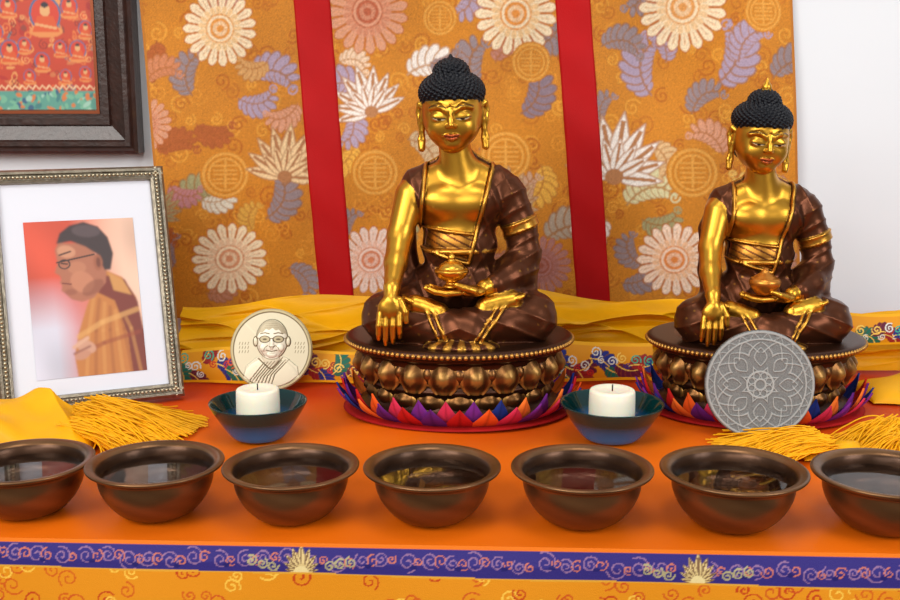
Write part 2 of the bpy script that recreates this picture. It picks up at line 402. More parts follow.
# ================================================================= YELLOW SCARF along the wall
yel=mat('yellow_silk',(240,172,0),.5,var=.16,vscale=14,bump=.1,bscale=700,spec=.3)
nx,nt=560,110
xs=np.linspace(-.36,.66,nx); tt=np.linspace(0,1,nt); X,T=np.meshgrid(xs,tt,indexing='ij')
top=.094+.010*np.sin(X*9+1.3)-.03*np.clip((X-.3)/.3,0,1)
cre=lambda p:(1-abs(np.sin(p)))**1.5
fold=.026*cre(T*3.6+X*5+1.2*np.sin(X*7))+.014*cre(T*6.5-X*9+1.7*np.sin(X*11)+1)+.007*cre(T*13+X*21+2*np.sin(X*9))+.004*wnoise(X,T,11,6,22)
Yy=1.456-.022*np.sin(T*math.pi*.5)-.016*T-np.clip(fold,-.01,.038)*np.sin(np.pi*np.clip(T,.04,1)**.7)*.95
Yy=np.maximum(Yy,1.383)
Zz=.004+top*(1-T)**.85+.006*np.sin(X*23+T*4)*(1-T)
add('yellow_silk_scarf',mk_mesh('yellow_silk_scarf',np.stack([X,Yy,Zz],-1).reshape(-1,3),gridfaces(nx,nt)[:,::-1],yel))
# brocade trim strips
def trim(name,x0,x1,y0,z0,z1,lean,seed,amp=.004,slope=0):
    nx,nz=int((x1-x0)/.001),56
    xs=np.linspace(x0,x1,nx); t=np.linspace(0,1,nz); X,T=np.meshgrid(xs,t,indexing='ij')
    Y=y0+lean*T+amp*np.sin(X*40+seed)-.006*np.sin(T*3.1)
    Z=z0+(z1-z0)*T+slope*(X-x0)+.004*np.sin(X*26+seed)*T
    P=Paint(X.ravel()*1000,T.ravel()*(z1-z0)*1000,(222,146,10)); r=random.Random(seed); H=(z1-z0)*1000
    n=int((x1-x0)*1000/17)
    for k in range(n+1):
        cx=x0*1000+k*17+r.uniform(-3,3); cy=r.uniform(H*.3,H*.7)
        c=[(150,20,30),(24,40,130),(16,104,84),(96,20,50)][(k+seed)%4]
        P.frond(cx-8,cy-4,r.uniform(-.8,.8),H*.75,c,5,(240,200,90),r.choice([-1,1]))
        P.spiral(cx,cy+4,7,1.6,r.choice([(240,200,90),(220,220,210),(60,170,140),(220,90,40)]),1.5,r.uniform(0,6))
        P.spiral(cx+7,cy-6,5,1.4,r.choice([(200,40,30),(24,40,130),(220,220,210)]),1.5,r.uniform(0,6))
    P.C[(T.ravel()<.08)|(T.ravel()>.92)]=lin((236,170,10))
    add(name,mk_mesh(name,np.stack([X,Y,Z],-1).reshape(-1,3),gridfaces(nx,nz),brom,P.C))
trim('brocade_trim_ribbon',-.345,-.06,1.362,.002,.044,.012,2)
trim('brocade_trim_ribbon',.12,.26,1.366,.004,.054,.010,5)
trim('brocade_trim_ribbon',.44,.64,1.372,.050,.092,.010,9)

# draped yellow heaps on table + fringes
def heap(name,pts,H,seed,ang=0.,fr=60):
    (x0,y0),(x1,y1)=pts
    nx,ny=190,140; X,Y=np.meshgrid(np.linspace(0,1,nx),np.linspace(0,1,ny),indexing='ij')
    wob=.08*np.sin(X*9+seed)+.04*np.sin(X*23)
    env=np.clip(np.sin(np.pi*X)**.5,0,1)*np.clip(np.sin(np.pi*Y)**.6,0,1)
    c,s=math.cos(ang),math.sin(ang); px_=X*(x1-x0);py_=Y*(y1-y0)
    q=(-px_*s+py_*c)
    fo=.45+.42*cre(q*fr*.6+1.4*wnoise(px_,py_,seed,5,14))+.22*cre(q*fr*.35+px_*18+wnoise(px_,py_,seed+4,5,20))+.10*wnoise(px_,py_,seed+1,7,50)
    Z=.0015+H*env*np.clip(fo,.12,1.3)
    XX=x0+px_+wob*.05*(y1-y0); YY=y0+py_+wob*(y1-y0)*.3*np.ones_like(Y)
    return add(name,mk_mesh(name,np.stack([XX,YY,Z],-1).reshape(-1,3),gridfaces(nx,ny),yel))
def fringe(name,starts,d,L,n,seed,spread=.35,parent=None):
    r=random.Random(seed); cu=bpy.data.curves.new(name,'CURVE'); cu.dimensions='3D'; cu.bevel_depth=.0008; cu.bevel_resolution=1
    cu.materials.append(yel)
    for k in range(n):
        s=starts[k%len(starts)]; s0=(s[0]+r.gauss(0,.004),s[1]+r.gauss(0,.006),s[2]*r.uniform(.4,1.1)+.001)
        a=math.atan2(d[1],d[0])+r.gauss(0,spread)*.6; l=L*r.uniform(.7,1.1); bend=r.gauss(0,.5); lift=r.uniform(0,.012)
        sp=cu.splines.new('POLY'); m=10; sp.points.add(m-1); x,y,z=s0
        for i in range(m):
            t=i/(m-1); sp.points[i].co=(x,y,max(.001,s0[2]*(1-t)**1.2+.001+lift*math.sin(t*2.6)*(1-t*.6)+.003*abs(math.sin(t*4+k))*(1-t)),1)
            aa=a+bend*t; x+=math.cos(aa)*l/m; y+=math.sin(aa)*l/m
    o=add(name,cu,parent); return o
a=heap('draped_yellow_cloth',((-.62,1.085),(-.375,1.200)),.066,3,.25,55)
f=fringe('tassel_fringe',[(-.41,1.125,.02),(-.40,1.145,.032),(-.39,1.165,.034),(-.385,1.18,.024)],(1,.05),.110,900,4,.4); f.parent=a
a=heap('draped_yellow_cloth',((.440,1.065),(.64,1.150)),.045,8,.5,50)
f=fringe('tassel_fringe',[(.462,1.09,.022),(.470,1.11,.028),(.460,1.125,.022)],(-.8,-.35),.055,420,7,.45); f.parent=a
a=heap('draped_yellow_cloth',((.508,1.27),(.68,1.355)),.058,15,.3,50)
a=heap('draped_yellow_cloth',((.36,1.065),(.43,1.11)),.022,12,.4,60)
f=fringe('tassel_fringe',[(.385,1.076,.018),(.375,1.094,.020)],(-1,.08),.105,560,9,.34); f.parent=a

# ================================================================= FRAMES
def frame_mesh(name,w,h,prof,material):
    """mitred moulding: prof = (inset, height toward viewer -y). plane xz, origin bottom-left"""
    V=[];F=[]
    for (cx,cz,sx,sz) in [(0,0,1,1),(w,0,-1,1),(w,h,-1,-1),(0,h,1,-1)]:
        for d,q in prof: V.append((cx+sx*d,-q,cz+sz*d))
    n=len(prof)
    for c in range(4):
        for i in range(n-1):
            a_=c*n+i;b_=((c+1)%4)*n+i; F.append((a_,b_,b_+1,a_+1))
    return mk_mesh(name,V,F,material,smooth=False)
def panel(nx,nz,x0,x1,z0,z1,y):
    X,Z=np.meshgrid(np.linspace(x0,x1,nx),np.linspace(z0,z1,nz),indexing='ij')
    return X,Z,np.stack([X,np.full_like(X,y),Z],-1).reshape(-1,3),gridfaces(nx,nz)
# --- silver photo frame
yaw=math.radians(24); lean=math.radians(16)
W_,H_=.208,.284
fr=empty('framed_portrait_photo',(-.324-W_*math.cos(yaw),1.294-W_*math.sin(yaw),.0045))
fr.rotation_euler=(Matrix.Rotation(yaw,3,'Z')@Matrix.Rotation(-lean,3,'X')).to_euler()
sil=mat('pewter_frame',(150,140,122),.35,.8,var=.35,vscale=120,bump=.4,bscale=260)
add('moulding',frame_mesh('moulding',W_,H_,[(0,-.012),(0,.004),(.003,.008),(.006,.008),(.007,.005),(.012,.005),(.013,.007),(.016,.006),(.017,.001)],sil),fr)
parts=[]
for k in range(60):
    for (x,z) in [(.0095,H_*(k+.5)/60),(W_-.0095,H_*(k+.5)/60)]: parts.append((*sphere((x,-.006,z),.0022,6,5),(0,0,0)))
for k in range(44):
    for (x,z) in [(W_*(k+.5)/44,.0095),(W_*(k+.5)/44,H_-.0095)]: parts.append((*sphere((x,-.006,z),.0022,6,5),(0,0,0)))
V,F,_=merge(parts); add('bead_border',mk_mesh('beads',V,F,mat('pewter_bead',(190,178,150),.3,.9)),fr)
V,F=box((.004,.002,.004),(W_-.004,.012,H_-.004)); add('backing_board',mk_mesh('back',V,F,mat('backing',(60,50,45),.8),smooth=False),fr)
V,F=box((.016,-.0005,.016),(W_-.016,.002,H_-.016)); add('mat_board',mk_mesh('matb',V,F,mat('mat_board',(218,221,230),.6,coat=.6),smooth=False),fr)
X,Z,V,F=panel(260,370,.042,.167,.036,.222,-.0012)
u=22+108*(X.ravel()-.042)/.125; v=372-150*(Z.ravel()-.036)/.186
P=Paint(u,v,(200,78,54)); 
f=np.clip((u-66)/50,0,1)[:,None]; P.C=P.C*(1-f)+np.array(lin((226,186,162)))*f
f=np.clip((v-275)/50,0,1)[:,None]*np.clip((80-u)/35,0,1)[:,None]; P.C=P.C*(1-f)+np.array(lin((204,204,218)))*f
P.C=P.C*(1+.10*wnoise(u,v,4,8,.06))[:,None]
P.C=blur(P.C,260,370,4)
body=[(84,290),(98,272),(114,280),(126,300),(131,340),(132,373),(62,373),(60,352),(66,330),(76,306)]
P.poly(body,(188,120,60))
P.poly([(94,276),(116,282),(127,304),(131,340),(132,373),(116,373),(114,335),(104,302),(86,292)],(120,54,42))
P.poly([(100,274),(114,282),(122,298),(104,292)],(198,142,80))
for k in range(7): P.line([(84+5*k,296+4*k),(76+7*k,330),(70+9*k,372)],3.4,(146,80,42) if k%2 else (210,152,84),.45)
P.line([(66,334),(90,322),(126,312)],5,(216,164,96),.6); P.line([(64,352),(90,342),(126,334)],4,(146,68,44),.6)
skin=[(54,243),(84,246),(92,262),(99,270),(97,284),(84,298),(72,301),(62,298),(57.5,293),(53,289),(54,284),(52,281),(54,278.5),(53,275),(48,271.5),(51.5,263),(51,256),(50,250)]
P.poly(skin,(168,106,80))
P.ellipse(74,282,12,10,(196,132,100),.5,.7); P.ellipse(61,252,9,6,(206,150,116),.2,.7); P.ellipse(70,268,9,6,(190,128,96),.0,.6); P.ellipse(84,288,12,6,(130,74,54),-.5,.6); P.ellipse(62,291,6,3,(140,80,62),0,.6)
P.poly([(52,244),(56,234),(66,227),(80,224),(94,229),(103,240),(107,256),(103,272),(97,272),(91,256),(80,248),(66,242)],(62,48,48))
P.ellipse(82,233,14,6,(98,82,84),.1,.6)
P.ellipse(91,264,4.5,8,(156,94,68)); P.ellipse(91.5,264,2.2,5,(112,62,46))
P.ellipse(72,344,10,6,(200,150,124),.4); P.ellipse(68,352,8,4,(190,136,110),-.3); P.line([(60,344),(74,336)],3.5,(210,164,136)); P.line([(60,350),(76,344)],2,(150,96,80))
P.C=blur(P.C,260,370,6)
P.line([(51,262),(88,256)],1.4,(50,36,34)); P.ellipse(58,264,6.0,4.8,(60,46,44),ring=.76); P.line([(54,255),(65,252)],1.6,(80,52,44)); P.line([(55,263),(61,264)],1.3,(50,34,30))
P.line([(54.5,282),(63,283.5)],1.2,(116,56,48))
P.C=blur(P.C,260,370,2)
add('portrait_print',mk_mesh('portrait',V,F,vmat('photo_print',.45,metal=0,coat=.6),P.C),fr)
V,F=box((.09,.012,.004),(.115,.016,.17)); add('easel_strut',mk_mesh('strut',V,F,mat('strut',(50,40,35),.8),smooth=False),fr)

# --- hanging framed painting
W2,H2=.40,.50
pf=empty('framed_thangka_painting',(-.4135-W2,1.4945,.287))
dk=mat('dark_carved_wood',(54,28,19),.35,var=.4,vscale=60,bump=.3,bscale=150,coat=.3)
add('moulding',frame_mesh('moulding2',W2,H2,[(0,-.006),(0,.024),(.004,.028),(.008,.024),(.010,.026),(.016,.026),(.018,.020),(.036,.014),(.038,.018),(.046,.018),(.048,.011),(.053,.011)],dk),pf)
add('inner_lip',frame_mesh('lip',W2,H2,[(.052,.006),(.052,.0125),(.056,.0125),(.0575,.006)],mat('red_gold_lip',(128,62,30),.4,.5)),pf)
nxp=360
X,Z,V,F=panel(nxp,nxp,.046,W2-.046,.046,H2-.046,-.006)
u=(X.ravel()-(W2-.056))*1000; v=(Z.ravel()-.056)*1000     # mm from lower right corner
P=Paint(u,v,(186,58,28)); r=random.Random(5)
for k in range(700):
    x=r.uniform(-310,0);y=r.uniform(20,400); c=r.choice([(214,90,40),(216,114,50),(170,36,26),(216,144,80),(190,58,30),(140,56,40),(86,114,124),(196,106,60)])
    P.ellipse(x,y,r.uniform(2,8),r.uniform(1.5,5),c,r.uniform(0,3),ring=r.choice([None,.6]))
for k in range(140): P.spiral(r.uniform(-310,0),r.uniform(24,140),r.uniform(3,7),1.1,r.choice([(230,160,96),(120,30,20),(220,124,60)]),1.4,r.uniform(0,6))
m=v<26; P.C[m]=lin((86,148,132))
for k in range(150): P.ellipse(r.uniform(-310,0),r.uniform(0,26),r.uniform(2,7),r.uniform(1.5,4),r.choice([(60,120,120),(110,170,140),(200,114,60),(50,90,120),(150,190,170)]),r.uniform(0,3))
for (x,y,s) in [(-62,112,26),(-112,70,16),(-22,72,14),(-160,120,24),(-70,58,13),(-30,128,14),(-110,128,14),(-45,76,11),(-92,80,11),(-10,100,12),(-128,96,12),(-40,40,10),(-88,40,10),(-14,44,10)]:
    P.ellipse(x,y+s*.5,s*.8,s*.9,(60,100,140)); P.ellipse(x,y+s*.5,s*.7,s*.8,(200,56,30)); 
    P.ellipse(x,y-s*.35,s*.85,s*.32,(216,134,70)); P.poly([(x-s*.7,y-s*.4),(x-s*.4,y+s*.4),(x+s*.4,y+s*.4),(x+s*.7,y-s*.4)],(206,80,28))
    P.ellipse(x,y+s*.68,s*.26,s*.3,(215,160,105)); P.ellipse(x,y+s*.95,s*.2,s*.14,(40,30,40)); P.line([(x-s*.5,y),(x+s*.5,y-s*.2)],s*.12,(220,160,105))
for k in range(-310,0,9): P.line([(k,28),(k+4,33),(k+9,28)],1.6,(230,190,145))
P.C=blur(P.C,nxp,nxp,1)
add('painting_print',mk_mesh('thangka',V,F,vmat('thangka_print',.5,metal=0,coat=.1),P.C),pf)
V,F=box((.02,-.005,.02),(W2-.02,.006,H2-.02)); add('backing_board',mk_mesh('back2',V,F,mat('backing2',(60,50,45),.8),smooth=False),pf)

# ================================================================= BOWLS
water=mat('water',(255,255,255),.01,trans=1.0,ior=1.33)
prof=smoothprof([(0,1.5),(18,1.5),(20,0),(28,0),(35,4),(45,15),(51,28),(52,37),(52.5,41),(57,43.5),(61,45.2),(62.5,47.2),(61.5,49),(57,48.6),(53,46.5),(50.5,42),(49,32),(43,19),(33,8),(18,4.5),(0,4)],2)*.001
V,F=lathe(prof,96)
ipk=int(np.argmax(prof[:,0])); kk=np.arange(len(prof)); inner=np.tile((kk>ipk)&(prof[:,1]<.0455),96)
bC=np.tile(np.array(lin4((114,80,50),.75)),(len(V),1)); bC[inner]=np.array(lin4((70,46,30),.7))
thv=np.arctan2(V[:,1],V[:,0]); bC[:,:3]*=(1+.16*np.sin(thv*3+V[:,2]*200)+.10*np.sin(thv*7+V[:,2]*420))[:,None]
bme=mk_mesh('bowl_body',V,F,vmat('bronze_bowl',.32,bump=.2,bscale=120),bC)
V,F=lathe([(0,0),(.018,0),(.036,0),(.0496,0)],96); wme=mk_mesh('bowl_water',V,F[:,::-1],water)
for k,(x,y,s) in enumerate([(-.380,.937,.975),(-.262,.932,.975),(-.1405,.925,.97),(-.0158,.922,.975),(.1155,.916,1.0),(.246,.908,1.02),(.376,.902,1.01)]):
    b=empty('offering_bowl',(x,y,.0005),(0,0,k*1.1)); b.scale=(s,s,s)
    add('bronze_body',bme,b); add('water_surface',wme,b,(0,0,.0375))

# ================================================================= CANDLES IN GLASS
blue=mat('blue_glass_base',(20,110,190),.1,trans=.2,ior=1.45)
wax=mat('white_wax',(240,234,212),.45,sss=.4)
prof=smoothprof([(0,0),(24,0),(29,3),(38,16),(48,32),(52,40),(51,41),(49.5,40),(45,32),(35,17),(26,7),(0,6)],2)*.001
gV,gF=lathe(prof,72)
zz=gV[:,2]*1000
k=np.clip((zz-8)/18,0,1)[:,None]; gC=np.array(lin((20,126,206)))*(1-k)+np.array(lin((6,56,56)))*k
gC=np.hstack([gC,np.zeros((len(gC),1))])
gme=mk_mesh('glass_cup',gV,gF,vmat('teal_glass',.07,metal=0,trans=.3),gC)
iV,iF=lathe(np.array([(0,6.3),(25,7.2),(31,13),(30.5,14),(0,14)])*.001,48)
ime=mk_mesh('glass_inner',iV,iF,blue)
cprof=smoothprof([(0,12),(22,12),(23,14),(23,52),(21.5,55),(17,55.2),(12,54),(0,53)],1)*.001
cV,cF=lathe(cprof,56); cme=mk_mesh('candle',cV,cF,wax)
for (x,y,s) in [(-.2075,1.146,1.02),(.1745,1.142,1.08)]:
    g=empty('votive_candle_holder',(x,y,.0005)); g.scale=(s,s,1)
    add('glass_cup',gme,g); add('blue_glass_base',ime,g); add('candle',cme,g)
    V,F=lathe([(0,.053),(.0007,.053),(.0007,.060),(0,.060)],8); add('wick',mk_mesh('wick',V,F,mat('wick',(50,40,35),.9)),g)

# ================================================================= DISCS
def disc(name,R,thk,paintf,material,loc,lean,yaw=0,nr=130,nt=340):
    rr=np.concatenate([np.linspace(0.001,R*.975,nr),[R*.99,R]]); th=np.linspace(0,2*np.pi,nt,endpoint=False)
    T,Rr=np.meshgrid(th,rr,indexing='ij'); X=Rr*np.cos(T);Z=Rr*np.sin(T)
    C,Hh=paintf(X.ravel()/R,Z.ravel()/R)
    Hh=Hh.reshape(X.shape).copy(); Hh[:,-1]=-.0015; Hh[:,-2]=-.0003
    V=np.stack([X,-Hh,Z+R],-1).reshape(-1,3); F=gridfaces(nt,len(rr),True)[:,::-1]
    n0=len(V); bk=np.array([(R*math.cos(a),thk,R*math.sin(a)+R) for a in th]+[(0,thk,R)]); V=np.vstack([V,bk])
    Fl=[list(f) for f in F]; nn=len(rr)
    for i in range(nt):
        j=(i+1)%nt; Fl.append([i*nn+nn-1,j*nn+nn-1,n0+j,n0+i]); Fl.append([n0+i,n0+j,n0+nt])
    Fl.append([i*nn for i in range(nt)])
    C=np.vstack([C,np.tile(C[len(C)//2],(len(bk),1))])
    me=mk_mesh(name,V,Fl,material,C); o=add(name,me,None,loc)
    o.rotation_euler=(Matrix.Rotation(yaw,3,'Z')@Matrix.Rotation(-lean,3,'X')).to_euler(); return o
def medal(u,v):
    P=Paint(u,v,(212,204,174)); R=np.hypot(u,v); g=(218,210,182);d=(130,116,86);l=(230,224,202)
    P.C[R>.93]=lin((186,174,132)); P.C[(R>.90)&(R<.93)]=lin(d)
    P.H[R>.93]=.0014
    sh=[(-.66,-.68),(-.60,-.40),(-.36,-.20),(-.18,-.14),(.2,-.14),(.38,-.20),(.64,-.42),(.68,-.66),(.3,-.88),(0,-.93),(-.3,-.88)]
    P.poly(sh,g,h=.0014); P.dome(0,-.75,.68,.55,.0012,.0022)
    i=np.where(R>.90)[0]; P.H[i]=np.where(R[i]>.93,.0014,0)
    for k in range(8):
        x=.44-.085*k; P.line([(x,-.24-.01*k),(x-.34,-.60-.02*k),(x-.42,-.86)],.022,d,.8,h=.0014)
    P.line([(-.30,-.22),(-.04,-.46),(.06,-.46),(.28,-.2)],.03,d,h=.0010)
    P.dome(0,-.16,.22,.26,.0014,.0022)
    P.ellipse(.02,.25,.40,.50,d,a=.7); P.ellipse(.02,.25,.375,.475,l); P.dome(.02,.25,.385,.485,.0014,.0048)
    for sx,cx in((-1,-.375),(1,.415)):
        P.ellipse(cx,.2,.07,.13,d); P.ellipse(cx,.2,.045,.1,g); P.dome(cx,.2,.06,.12,.0014,.0016)
    i=np.where(((u-.02)/.37)**2+((v-.25)/.47)**2<1)[0]; m=v[i]>(.50-1.3*(u[i]-.02)**2+.02*np.sin(u[i]*40)); P.put(i,m,(156,140,104),.75)
    P.dome(.03,.14,.055,.14,.0060,.0016); P.dome(.03,.09,.075,.05,.0058,.0018)
    P.dome(-.17,.05,.10,.10,.0046,.0016); P.dome(.22,.05,.10,.10,.0046,.0016); P.dome(.02,-.12,.12,.08,.0044,.0016); 
    for s in(-1,1):
        P.ellipse(.02+s*.165,.25,.14,.09,(186,174,138)); P.ellipse(.02+s*.165,.25,.14,.09,(90,78,54),ring=.80)
        P.line([(.02+s*.06,.385),(.02+s*.16,.41),(.02+s*.27,.385)],.028,(120,104,74))
        P.ellipse(.02+s*.165,.25,.055,.022,(100,86,58)); P.line([(.02+s*.09,.10),(.02+s*.16,.05),(.02+s*.19,-.02)],.018,d)
        P.line([(.02+s*.30,.27),(.02+s*.38,.28)],.018,(110,96,64))
        P.line([(.02+s*.25,-.04),(.02+s*.17,-.16)],.018,d,.7)
    P.line([(-.02,.27),(.06,.27)],.02,(110,96,64)); P.line([(-.03,.085),(-.01,.06),(.03,.065),(.07,.06),(.09,.085)],.018,d)
    P.line([(-.1,-.02),(-.03,-.035),(.02,-.045),(.07,-.035),(.15,-.02)],.024,(110,92,64)); P.line([(-.04,-.085),(.09,-.085)],.016,d)
    for k in range(3): P.line([(-.15+.02*k,.53+.05*k),(.19-.02*k,.53+.05*k)],.010,d,.6)
    for yy in(.12,.02,-.08):
        for k in range(4): P.line([(-.78+k*.07,yy),(-.78+k*.07+.02,yy+.06)],.016,d); P.line([(.58+k*.07,yy),(.6+k*.07,yy+.06)],.016,d)
    return P.C,P.H*.7
disc('portrait_medallion',.0515,.004,medal,vmat('medal_metal',.45,metal=.3,edge=.45),(-.2245,1.331,.0005),math.radians(14),0,150,400)
def stone(u,v):
    P=Paint(u,v,(114,114,112)); R=np.hypot(u,v); T=np.arctan2(v,u); rr=np.random.default_rng(1)
    n=rr.normal(0,.22,len(u)); P.C*=(1+n)[:,None]; L=np.array(lin((174,174,170)))
    def c(m,h=.0010):
        P.C[m]=P.C[m]*.35+L*.65; P.H[m]=h
    def ring(r,w): c(abs(R-r)<w)
    ring(.96,.02);ring(.83,.012);ring(.24,.016);ring(.10,.02)
    n8=8
    f=((T+np.pi/8)%(2*np.pi/n8))-np.pi/n8; x=R*np.cos(f);y=abs(R*np.sin(f))
    w=.22*np.sin(np.pi*np.clip((x-.22)/.56,0,1))**.75; c((x>.22)&(x<.78)&(abs(y-w)<.016)); w2=.11*np.sin(np.pi*np.clip((x-.34)/.34,0,1)); c((x>.34)&(x<.68)&(abs(y-w2)<.013))
    g=(T%(2*np.pi/n8))-np.pi/n8; x=R*np.cos(g);y=abs(R*np.sin(g)); w=.20*np.clip((.83-x)/.3,0,1)**.6; c((x>.55)&(R<.83)&(abs(y-w)<.014)); 
    f=(T%(2*np.pi/8))-np.pi/8; x=R*np.cos(f);y=abs(R*np.sin(f)); w=.06*np.sin(np.pi*np.clip((x-.10)/.14,0,1)); c((x>.10)&(x<.24)&(abs(y-w)<.012))
    f=(T%(2*np.pi/24))-np.pi/24; c((R>.84)&(R<.95)&(abs(abs(R*np.sin(f))-(.09*(.95-R)/.11))<.010))
    return P.C,P.H
disc('carved_stone_disc',.0590,.006,stone,vmat('grey_stone',.85,metal=0,bump=.3,bscale=500),(.3345,1.139,.0005),math.radians(9),math.radians(-2))

# ================================================================= BUDDHA STATUES
GOLD=np.array(lin4((212,156,54),1.0)); DARK=np.array(lin4((92,52,32),.75)); GTR=np.array(lin4((204,148,60),1.0))
HAIR=np.array(lin4((9,11,20),0))
def build_body():
    S=Sdf(); g,rb,tr=1,2,3
    tor=[ell((0,2,236),(50,28,38)),cap((-44,5,255),(44,5,255),19.5),cap((0,5,283),(-40,5,263),15,15),cap((0,5,283),(40,5,263),15,15),ell((0,0,190),(40,28,38)),ell((0,8,140),(58,42,34)),
         ell((-21,-17,243),(21,10,15)),ell((21,-17,243),(21,10,15))]
    def torso(X,Y,Z):
        d=tor[0][0](X,Y,Z)
        for t in tor[1:]: d=smin(d,t[0](X,Y,Z),10)
        return d
    bb=(np.array([-68,-38,104]),np.array([68,54,303]))
    S.add((torso,bb),g,0)
    def edgeline(X,Y,Z): # positive inside robe
        a=(X-(15+(Z-200)*.25))*.97
        b=(-37-(276-Z)*.10-X)
        c=(Y-9)
        d=(178-Z)-.30*X
        return np.maximum(np.maximum(a,b),np.maximum(c,d))
    def ridge(p): return (1-abs(np.sin(p)))**2
    def robe(X,Y,Z):
        e=edgeline(X,Y,Z)
        fo=2.0*ridge((X*.9+Z*.40)*.16+.3)+1.0*ridge((X*.6-Z*.5)*.2+2)
        return np.maximum(torso(X,Y,Z)-3.2-fo*np.clip(e/10,0,1), -e*.8)
    S.add((robe,(bb[0]-6,bb[1]+6)),rb,1)
    def hem(X,Y,Z):
        e=edgeline(X,Y,Z); return np.sqrt((torso(X,Y,Z)-3.6)**2+(e-2.5)**2)-2.0
    S.add((hem,(bb[0]-6,bb[1]+6)),tr,.5)
    def band(z0,sl,r,off):
        def f(X,Y,Z): return np.sqrt((torso(X,Y,Z)-off)**2+((Z-z0-sl*X))**2)-r
        return f
    S.add((band(208,-.12,1.5,.9),bb),tr,.5)
    S.add((band(186,.0,3.4,1.0),bb),tr,1)
    for q in range(6): S.add(ell((-30+q*9,-28.5+abs(q-2.5)*1.2,186),2.4),tr,.5)
    S.add(cap((-1,0,272),(-7,-4,316),19.5,18),g,8)
    # right arm (bare)
    S.chain([(-56,-2,249),(-68,-16,204)],[18,14.5],g,5)
    S.chain([(-68,-16,204),(-72,-40,176),(-75,-70,153)],[14.5,12.8,9.2],g,5)
    S.chain([(-50,10,262),(-64,10,225),(-62,14,170),(-58,8,140)],[16,13,13,14],rb,6)
    # right hand: back of hand facing viewer, fingers reaching down
    S.chain([(-75,-71,153),(-76,-79,141)],[9.0,8.0],g,3)
    S.add(ell((-77,-82,131),(13.5,6.5,14)),g,4)
    fz=[97,91,93,99]
    for i,(o,ln) in enumerate(zip([-10.5,-3.7,3.2,10],fz)):
        x=-77+o
        S.chain([(x*1.0,-83,126),(x-.5+o*.10,-86,113),(x-.6+o*.14,-84.5,ln+6),(x-.6+o*.14,-82,ln)],[3.9,3.5,3.1,2.5],g,.6)
    S.chain([(-66,-80,140),(-60,-83,128),(-59,-84,117)],[4.8,4.0,3.1],g,1.5)
    # left arm sleeve
    def slv(fb):
        f,b=fb
        return (lambda X,Y,Z: f(X,Y,Z)-1.7*ridge(Z*.15-X*.09+Y*.05)),b
    S.add(slv(cap((56,2,250),(70,2,214),21,19)),rb,7); S.add(slv(cap((70,2,214),(76,-2,180),19,18.5)),rb,7)
    S.add(slv(cap((76,-2,178),(60,-28,160),18.5,15.5)),rb,7); S.add(cap((60,-28,160),(42,-46,153),15.5,12.5),rb,7)
    S.add(slv(ell((66,-4,152),(26,27,30))),rb,9)
    S.add(ell((48,-34,140),(22,20,15)),rb,8)
    S.add(hoop((70,1,214),(.36,0,-.93),19.4,5.0,2.4),tr,.5,.3)
    S.add(hoop((68.6,1,218.5),(.36,0,-.93),20.8,1.2,1.9),tr,.5); S.add(hoop((71.4,1,209.5),(.36,0,-.93),20.4,1.2,1.9),tr,.5)
    S.chain([(44,-43,152),(28,-53,150)],[10.5,9.0],g,2)
    S.add(hoop((37,-47.5,151),(-.84,-.54,0),9.2,2.2,2.2),tr,.5)
    # left hand palm-up
    S.add(ell((12,-60,147),(18,13.5,6.5),(0,0,-.2)),g,3)
    for i,(yo,tx) in enumerate([(-71,-34),(-64.5,-38),(-58,-37),(-51.5,-33)]):
        S.chain([(0,yo+2,147),(-14,yo,146),(tx*.78,yo-.5,148),(tx,yo,151.5)],[4.3,3.8,3.4,2.8],g,.6)
    S.chain([(16,-71,149),(6,-76,153),(-4,-77,157)],[4.9,4.1,3.1],g,1)
    # legs under robe
    def fold(X,Y,Z): return 2.0*ridge(X*.055+Z*.13+.02*Y)+.4*np.sin(X*.10-Z*.2)
    def leg(fb):
        f,b=fb
        return (lambda X,Y,Z: f(X,Y,Z)-fold(abs(X),Y,Z)),b
    for s in(-1,1):
        S.add(leg(cap((s*36,14,120),(s*82,-26,112),32,28)),rb,10)
        S.add(leg(ell((s*84,-32,111),(27,30,26.5))),rb,8)
    S.add(leg(cap((84,-40,110),(-4,-66,107),24,19)),rb,6)
    S.add(leg(cap((-84,-40,108),(14,-71,103),24,18)),rb,4)
    def hemline(c0,n,off,r):
        n=np.array(n,float); n/=np.linalg.norm(n)
        legs=[cap((84,-40,110),(-4,-66,107),24,19)[0],cap((-84,-40,108),(14,-71,103),24,18)[0]]
        def f(X,Y,Z):
            d=np.minimum(legs[0](X,Y,Z),legs[1](X,Y,Z)); p=(X-c0[0])*n[0]+(Y-c0[1])*n[1]+(Z-c0[2])*n[2]
            return np.sqrt((d-off)**2+p**2)-r
        return f
    S.add((hemline((-22,-80,110),(1,0,.45),1.4,1.9),(np.array([-50,-100,84]),np.array([0,-50,134]))),tr,.6)
    S.add((hemline((-30,-80,110),(1,0,.45),1.2,1.3),(np.array([-56,-100,84]),np.array([-6,-50,134]))),tr,.6)
    S.add((hemline((34,-80,108),(1,0,-.75),1.4,1.9),(np.array([5,-100,84]),np.array([60,-50,134]))),tr,.6)
    S.add((hemline((26,-80,108),(1,0,-.75),1.2,1.3),(np.array([0,-100,84]),np.array([60,-50,134]))),tr,.6)
